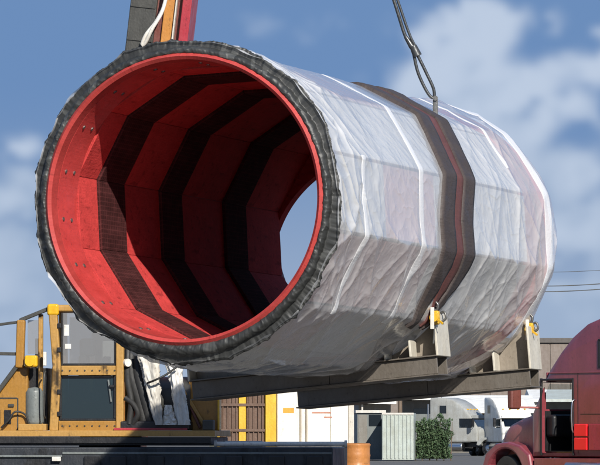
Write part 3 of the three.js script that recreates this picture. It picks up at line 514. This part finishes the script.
container(276.5, 353, 112, 370, 6, null, 'bright white container with faded orange marks, beside the yellow container', 0.04, (o, w, h, len) => {
  part('shell', bx(-w / 2, w / 2, 0.1, h, -len, -0.04), M.containerWhite, o);
  for (const [u0, u1, zf] of [[0.01, 0.325, 0.012], [0.33, 0.40, 0.0], [0.405, 0.70, 0.012], [0.705, 0.97, 0.012]]) part('panel', bx(-w / 2 + u0 * w, -w / 2 + u1 * w, 0.2, h - 0.12, -0.035, zf), M.containerWhite, o);
  const y = (py) => EYE + (HOR - py) / (FOC / 112), x = (px) => (px - 314.75) / (FOC / 112);
  part('lock_rod', cyl(V(x(301), 0.2, 0.05), V(x(301), h - 0.15, 0.05), 0.022), M.offWhite, o); part('lock_rod', cyl(V(x(307), 0.2, 0.05), V(x(307), h - 0.15, 0.05), 0.022), M.offWhite, o);
  part('corner_post', bx(w / 2 - 0.1, w / 2 + 0.02, 0.1, h, -0.1, 0.05), M.offWhite, o); part('bottom_rail', bx(-w / 2, w / 2, 0, 0.1, -0.5, 0.04), M.offWhite, o);
  part('mark', bx(x(283), x(294), y(413), y(408), 0.013, 0.016), M.markOrange, o); part('mark', bx(x(312), x(331), y(413.5), y(412), 0.013, 0.016), M.markRed, o); part('mark', bx(x(324), x(332), y(418), y(416.6), 0.013, 0.016), M.markRed, o);
});
container(357, 384, 285, 413, 6, null, 'grey-green low cabin next to the pale corrugated container', 0.1, (o, w, h, len) => {
  part('shell', bx(-w / 2, w / 2, 0.05, h, -len, 0), M.greyPanel, o); part('roof', bx(-w / 2 - 0.1, w / 2 + 0.1, h + 0.003, h + 0.16, -len, 0.15), M.offWhite, o);
  part('window', bx(-0.1, 0.6, h - 0.75, h - 0.1, 0.003, 0.03), M.tinted, o); part('panel', bx(-w / 2 + 0.05, -0.2, 0.1, h - 0.1, 0.003, 0.04), M.shedWall, o);
});
container(382, 413.5, 280, 413, 5, null, 'pale green corrugated container between the grey cabin and the hedge', -0.05, (o, w, h, len) => {
  part('shell', bx(-w / 2, w / 2, 0.05, h, -len, 0), M.palePanel, o);
  for (let i = 0; i < 8; i++) part('corrugation', bx(-w / 2 + 0.04 + i * w / 8, -w / 2 + (i + 0.55) * w / 8, 0.12, h - 0.12, 0.003, 0.05), M.palePanel, o);
  part('top_rail', bx(-w / 2 - 0.01, w / 2 + 0.01, h - 0.1, h + 0.01, -0.1, 0.06), M.offWhite, o);
});

// ------------------------------------------------------------------ hedge
{
  const a = P(433, 435, 284), o = thing('green_hedge', 'dark green leafy hedge beside the pale corrugated container', 'hedge', [a.x, 0, a.z]);
  const leaf = [], W2 = 1.15, Hh = 2.75;
  for (let i = 0; i < 9000; i++) {
    const x = rr(-W2, W2), y = rr(0.1, Hh), z = rr(-0.5, 0.5), d = fbm(x * 1.8, y * 1.8, z * 1.8 + 3, 3); if (d < -0.16) continue; if (y > Hh - 0.45 + 1.3 * fbm(x * 1.6, 1, 4, 3) || Math.abs(x) > W2 * (0.86 + 0.5 * fbm(y * 1.7, 3, x > 0 ? 2 : 7, 3))) continue;
    const s = rr(0.05, 0.11), g = new THREE.BufferGeometry(); g.setAttribute('position', new THREE.Float32BufferAttribute([0, 0, 0, s * 0.5, s * 0.6, 0.01, 0, s * 1.5, 0, 0, 0, 0, 0, s * 1.5, 0, -s * 0.5, s * 0.6, 0.01], 3));
    g.rotateX(rr(-1.4, 1.4)); g.rotateY(rr(0, 6.28)); g.rotateZ(rr(-1, 1)); g.translate(x, y, z); g.computeVertexNormals(); leaf.push(muv(g));
  }
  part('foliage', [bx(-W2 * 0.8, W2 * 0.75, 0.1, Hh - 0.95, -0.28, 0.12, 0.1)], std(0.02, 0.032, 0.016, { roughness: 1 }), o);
  const gA = leaf.filter((_, i) => i % 3), gB = leaf.filter((_, i) => i % 3 === 0);
  part('foliage', gA, std(0.045, 0.085, 0.035, { roughness: 0.7 }), o); part('foliage', gB, std(0.075, 0.115, 0.05, { roughness: 0.7 }), o);
  for (let i = 0; i < 6; i++) { const x = -1 + i * 0.4; part('stem', cyl(V(x, 0, 0), V(x + rr(-0.2, 0.2), 2.2, rr(-0.2, 0.2)), 0.04, 0.015, 8), M.wood, o); }
}

// ------------------------------------------------------------------ low sheds with white roofs, the big brown building
function shed(px0, px1, pyTop, pyFas, depth, label, turn = 0, over = 1.5) {
  const s = FOC / depth, a = P((px0 + px1) / 2, 435, depth), w = (px1 - px0) / s, h = EYE + (HOR - pyFas) / s, ht = EYE + (HOR - pyTop) / s, o = thing('low_shed', label, 'shed', [a.x, 0, a.z], turn);
  part('wall', bx(-w / 2 + 0.3, w / 2 - 0.3, 0, h - 0.05, -9, -over), M.shedWall, o);
  part('roof', extrude([[0.4, h], [0.4, h + 0.25], [-4.5, ht + 0.25], [-9.4, h + 0.25], [-9.4, h]], w, 0.02).rotateY(-Math.PI / 2).translate(w / 2, 0, 0), M.shedRoof, o);
  for (let x = -w / 2 + 0.5; x < w / 2; x += 3.2) part('post', bx(x - 0.07, x + 0.07, 0, h - 0.003, -0.15, 0.0), M.offWhite, o);
  for (let x = -w / 2 + 1.6; x < w / 2 - 1; x += 3.2) part('bay_door', bx(x, x + 2.2, 0.1, h - 0.7, -over - 0.003 + 0.006, -over + 0.06), M.greyPanel, o);
  return o;
}
shed(356, 396, 397, 404, 400, 'low shed with white roof behind the grey-green cabin', 0.06);
shed(394, 444, 393, 400, 420, 'low shed with white roof behind the hedge', -0.05);
shed(444, 536, 398, 413, 410, 'long low shed with white roof behind the white trucks', 0.02);
shed(530, 640, 392, 402, 430, 'long low shed with white roof behind the red truck', 0.02);
{
  const dep = 620, s = FOC / dep, a = P(500, 435, dep), o = thing('brown_warehouse', 'big flat-roofed brown warehouse behind the sheds and red truck', 'warehouse', [a.x, 0, a.z], 0.03);
  const h = EYE + (HOR - 338) / s, w = 420 / s;
  part('wall', bx(-w / 2, w / 2, 0, h - 0.6, -20, 0), M.brownWall, o);
  for (let i = 0; i < 21; i++) part('wall_panel', bx(-w / 2 + 0.06 + i * w / 21, -w / 2 - 0.06 + (i + 1) * w / 21, 0.1, h - 0.7, 0.003, 0.12), M.brownWall, o);
  part('roof_edge', bx(-w / 2 - 0.3, w / 2 + 0.3, h - 0.597, h, -20.3, 0.4), M.brownTrim, o);
  for (const x of [-14, -8]) part('roof_vent', bx(x, x + 1, h + 0.003, h + 0.8, -3, -2), M.shedRoof, o);
}

// ------------------------------------------------------------------ trucks
function wheelAt(o, x, z, r = 0.5, w = 0.3, m = M.chrome) {
  const g = lathe([[r * 0.58, -w / 2], [r * 0.9, -w / 2], [r, -w * 0.35], [r, w * 0.35], [r * 0.9, w / 2], [r * 0.58, w / 2]], 32); g.rotateX(Math.PI / 2); g.translate(x, r, z); const t = part('wheel', g, M.rubber, o);
  const h = lathe([[0.001, -w * 0.2], [r * 0.35, -w * 0.25], [r * 0.57, -w * 0.48], [r * 0.57, w * 0.48], [r * 0.35, w * 0.25], [r * 0.2, w * 0.4], [0.001, w * 0.4]], 24); h.rotateX(Math.PI / 2); h.translate(x, r, z); part('rim', h, m, t);
}
const arc = (cx, cy, r, a0, a1, n) => Array.from({ length: n + 1 }, (_, i) => { const a = mix(a0, a1, i / n); return [cx + Math.cos(a) * r, cy + Math.sin(a) * r]; });
function semiTruck(o, body, hoodMat, detail) {
  // x forward, y up, z right; the left side is at z = -1.25
  const ev = new Evaluator(); ev.useGroups = false;
  const prof = [[1.62, 0.95], [1.62, 1.92], [1.10, 2.74], [0.98, 2.92], [0.62, 3.28], [0.2, 3.62], [-0.3, 3.90], [-0.9, 4.06], [-1.9, 4.08], [-2.02, 3.95], [-2.02, 0.95]];
  const shell = extrude(prof, 2.4, 0.13); shell.translate(0, 0, -1.2);
  const mk = (g) => { const b = new Brush(g.index ? g.toNonIndexed() : g); b.updateMatrixWorld(); return b; };
  const cut = (b, x0, x1, y0, y1, z0, z1) => { const c = new THREE.BoxGeometry(x1 - x0, y1 - y0, z1 - z0); c.translate((x0 + x1) / 2, (y0 + y1) / 2, (z0 + z1) / 2); const r = ev.evaluate(b, mk(muv(c)), SUBTRACTION); r.updateMatrixWorld(); return r; };
  let b = mk(shell);
  b = cut(b, -1.0, 1.32, 1.08, 2.62, -1.12, 1.12);                 // inside of the cab
  b = cut(b, 0.18, 1.22, 1.06, 2.64, -1.4, -1.0);                  // left doorway
  b = cut(b, 0.20, 1.20, 1.95, 2.60, 1.0, 1.4);                    // right window
  b = cut(b, 1.2, 2.0, 2.02, 2.58, -1.0, 1.0);                     // windscreen
  part('cab', muv(toCreasedNormals(b.geometry, 0.5)), body, o);
  const ws = bx(1.385, 1.395, 1.98, 2.62, -0.99, 0.99, 0.002); const p0 = V(1.39, 2.3, 0); ws.translate(-p0.x, -p0.y, 0); ws.rotateZ(0.56); ws.translate(p0.x, p0.y, 0);
  part('windscreen', ws, M.glass, o); part('side_window', bx(0.22, 1.18, 1.97, 2.58, 1.14, 1.15, 0.002), M.glass, o);
  part('seat', [bx(-0.1, 0.42, 1.15, 1.55, -0.8, -0.25, 0.08), bx(-0.2, 0.02, 1.4, 2.2, -0.8, -0.25, 0.08), bx(-0.1, 0.42, 1.15, 1.55, 0.25, 0.8, 0.08), bx(-0.2, 0.02, 1.4, 2.2, 0.25, 0.8, 0.08)], M.seat, o);
  part('dashboard', bx(1.0, 1.3, 1.4, 1.9, -1.05, 1.05, 0.08), M.black, o);
  const sw = new THREE.TorusGeometry(0.22, 0.02, 8, 28); sw.rotateY(Math.PI / 2); sw.rotateZ(0.5); sw.translate(0.82, 1.85, -0.5); part('steering_wheel', muv(sw), M.black, o);
  // door frame
  part('door_frame', [bx(0.13, 0.175, 1.0, 2.70, -1.225, -1.17), bx(1.225, 1.27, 1.0, 2.70, -1.225, -1.17), bx(0.18, 1.22, 2.645, 2.69, -1.225, -1.17)], M.black, o);
  // hood: loft that narrows and falls forward
  {
    const secs = [[1.64, 1.05, 1.98, 1.02], [2.0, 1.04, 1.95, 0.99], [2.5, 1.03, 1.86, 0.92], [2.9, 1.0, 1.74, 0.84], [3.12, 0.95, 1.58, 0.76], [3.18, 0.9, 1.40, 0.70]], pos = [], idx = [], N = 20;
    secs.forEach(([x, y0, y1, hw]) => { for (let i = 0; i <= N; i++) { const a = Math.PI * i / N, cx = Math.cos(a), sy = Math.sin(a); pos.push(x, y0 + (y1 - y0) * Math.pow(sy, 0.42), Math.sign(cx) * Math.pow(Math.abs(cx), 0.42) * -hw); } });
    for (let s = 0; s < secs.length - 1; s++) for (let i = 0; i < N; i++) { const a = s * (N + 1) + i, c = a + N + 1; idx.push(a, c, a + 1, a + 1, c, c + 1); }
    const g = new THREE.BufferGeometry(); g.setAttribute('position', new THREE.Float32BufferAttribute(pos, 3)); g.setIndex(idx); g.computeVertexNormals(); part('hood', muv(g), hoodMat, o);
  }
  part('grille', bx(3.14, 3.2, 0.75, 1.5, -0.62, 0.62), M.chrome, o);
  for (const s of [-1, 1]) {
    const fp = [[1.55, 0.75], [1.62, 1.02], [1.95, 1.22], [2.35, 1.30], [2.8, 1.26], [3.15, 1.05], [3.28, 0.72], ...arc(2.45, 0.52, 0.62, 0.25, Math.PI - 0.25, 12)]; const g = extrude(fp, 0.48, 0.05); g.translate(0, 0, s < 0 ? -1.26 : 0.78); part('fender', g, body, o);
    part('headlight', bx(3.12, 3.22, 0.86, 1.02, s * 0.98 - 0.16, s * 0.98 + 0.16, 0.03), M.glass, o);
    wheelAt(o, 2.45, s * 1.06); for (const x of [-3.2, -4.5]) { wheelAt(o, x, s * 1.0, 0.5, 0.5); }
    part('fuel_tank', (() => { const g = lathe([[0.001, -0.7], [0.28, -0.68], [0.32, -0.6], [0.32, 0.6], [0.28, 0.68], [0.001, 0.7]], 24); g.rotateZ(Math.PI / 2); g.translate(-0.2, 0.62, s * 0.98); return g; })(), M.chrome, o);
    // mirror
    const mr = part('mirror', bx(1.44, 1.60, 2.02, 2.62, s * 1.76 - 0.13, s * 1.72 + 0.13, 0.05), detail ? M.boomBrown : M.black, o);
for (const g of [bar(V(1.34, 2.60, s * 1.16), V(1.46, 2.56, s * 1.64), 0.06, 0.06), bar(V(1.36, 2.05, s * 1.16), V(1.46, 2.06, s * 1.64), 0.04, 0.04)]) part('mirror_arm', g, detail ? hoodMat : M.chrome, mr);
  }
  part('bumper', bx(3.16, 3.34, 0.35, 0.74, -1.2, 1.2, 0.05), M.chrome, o);
  part('chassis', [bx(-5.4, 3.0, 0.62, 0.92, -0.5, -0.38), bx(-5.4, 3.0, 0.62, 0.92, 0.38, 0.5), bx(-4.6, -3.4, 0.93, 1.08, -0.5, 0.5)], M.black, o);
  part('exhaust_stack', cyl(V(-2.25, 0.8, 0.9), V(-2.25, 3.6, 0.9), 0.07), M.chrome, o);
  part('sun_visor', [bar(V(1.18, 2.72, -1.1), V(1.18, 2.72, 1.1), 0.05, 0.22)], body, o);
part('sleeper_window', bx(-1.25, -0.75, 2.95, 3.5, 1.2, 1.212, 0.004), M.tinted, o);
  const sl = part('sleeper_window', bx(-1.25, -0.75, 2.95, 3.5, -1.212, -1.2, 0.004), M.tinted, o); part('gasket', [bx(-1.29, -0.71, 2.91, 2.95, -1.222, -1.198), bx(-1.29, -0.71, 3.5, 3.54, -1.222, -1.198), bx(-1.29, -1.25, 2.95, 3.5, -1.222, -1.198), bx(-0.75, -0.71, 2.95, 3.5, -1.222, -1.198)], M.black, sl);
  part('side_seam', [bx(-0.02, -0.006, 1.0, 2.8, -1.206, -1.198)], M.black, o); part('trim_strip', [bx(-1.9, 0.95, 2.80, 2.83, -1.222, -1.19)], body, o);
  part('cab_shade_panel', [bx(-0.99, -0.97, 1.1, 2.6, -1.1, 1.1), bx(-0.96, 1.3, 1.085, 1.10, -1.1, 1.1), bx(-0.96, 1.3, 1.1, 1.93, 1.10, 1.115), bx(-0.96, 1.3, 2.605, 2.618, -1.1, 1.1), bx(-0.96, 0.17, 1.1, 2.6, -1.115, -1.10), bx(1.302, 1.315, 1.1, 1.98, -1.1, 1.1), bx(-0.3, -0.28, 1.1, 2.6, -1.1, 1.1)], M.black, o);  // added black panels, the dark of the cab interior put into their colour
  part('grab_handle', [tube([V(0.08, 1.5, -1.21), V(0.08, 1.52, -1.27), V(0.08, 2.2, -1.27), V(0.08, 2.22, -1.21)], 0.018, 24)], M.chrome, o); part('body_seam', [bx(-1.94, -1.925, 1.0, 3.9, -1.206, -1.198), bx(-1.9, -0.1, 1.9, 1.912, -1.206, -1.198), bx(-0.9, -0.888, 1.0, 1.89, -1.206, -1.198)], M.black, o);
  for (const z of [-0.8, -0.3, 0.3, 0.8]) part('marker_light', bx(0.62, 0.78, 3.2, 3.28, z - 0.06, z + 0.06, 0.02), M.hoistYellow, o);
  part('sill_step', [bx(-1.9, 1.5, 0.5, 0.62, -1.24, -0.9)], body, o); part('sill', bx(-2.0, 1.5, 0.70, 0.94, -1.2, -1.0), body, o);
}
{
  const psi = Math.atan2(0.8, -0.6), o = thing('semi_truck', 'maroon semi truck with tall sleeper roof and open doorway, parked beside the drum', 'truck', [0, 0, 0], psi);
  const want = P(557, 410, 110), loc = V(0.7, 0, -1.2).applyAxisAngle(V(0, 1, 0), psi); o.position.set(want.x - loc.x, 0, want.z - loc.z);
  semiTruck(o, M.truckRed, M.truckRedLit, true);
  for (const y of [1.12, 1.42]) part('red_reflector', bx(-0.36, 0.06, y, y + 0.27, -1.26, -1.205, 0.05), M.redLens, o);
  part('side_box', bx(-0.86, -0.42, 1.12, 1.69, -1.25, -1.205), M.boomRed, o);
}
{
  const o = thing('semi_truck', 'pale grey semi truck seen from its side beside the hedge', 'truck', [0, 0, 0], Math.atan2(0.45, -0.9)); const a = P(463, 435, 350); 
  o.position.set(a.x, 0, a.z); o.rotation.y = 2.75 - Math.PI; o.rotation.y = -0.45; semiTruck(o, M.truckGrey, M.truckGrey, false);
}
{
  const a = P(507, 435, 345), o = thing('semi_truck', 'white semi truck facing out of the yard in front of the long shed', 'truck', [a.x + 0.3, 0, a.z - 2.0], -1.25); semiTruck(o, M.containerWhite, M.containerWhite, false);
}

// ------------------------------------------------------------------ power lines
{
  const dep = 330, s = FOC / dep, pole = (px, label) => { const a = P(px, 435, dep), o = thing('utility_pole', label, 'pole', [a.x, 0, a.z], 0, 'wooden poles carrying the power lines'); part('pole_shaft', cyl(V(0, 0, 0), V(0, 13, 0), 0.16, 0.11, 12), M.wood, o); part('crossarm', bx(-0.06, 0.06, 12.2, 12.35, -1.1, 1.1), M.wood, o); for (const z of [-1, 0, 1]) part('insulator', cyl(V(0, 12.36, z), V(0, 12.5, z), 0.05), M.greyPanel, o); };
  pole(400, 'wooden power pole behind the wrapped drum'); pole(800, 'wooden power pole beyond the red truck');
  for (const [y0, ym, y1, z, lab] of [[278, 291.5, 268, 0, 'lowest power line sagging across the sky'], [270, 285.5, 262, 1, 'middle power line sagging across the sky'], [258, 272.5, 252, -1, 'topmost thin power line across the sky']]) {
    const A = P(400, y0 + 6, dep), m = P(556, ym, dep), B2 = P(800, y1, dep), o = thing('power_line', lab, 'power line', [m.x, m.y, m.z], 0, 'power lines beyond the drum'); for (const v of [A, m, B2]) v.z -= z;
    part('cable', tube([A.sub(o.position), m.sub(o.position), B2.sub(o.position)], z < 0 ? 0.018 : 0.032, 60, 6), M.boomGrey, o);
  }
}

renderer.render(scene, camera);
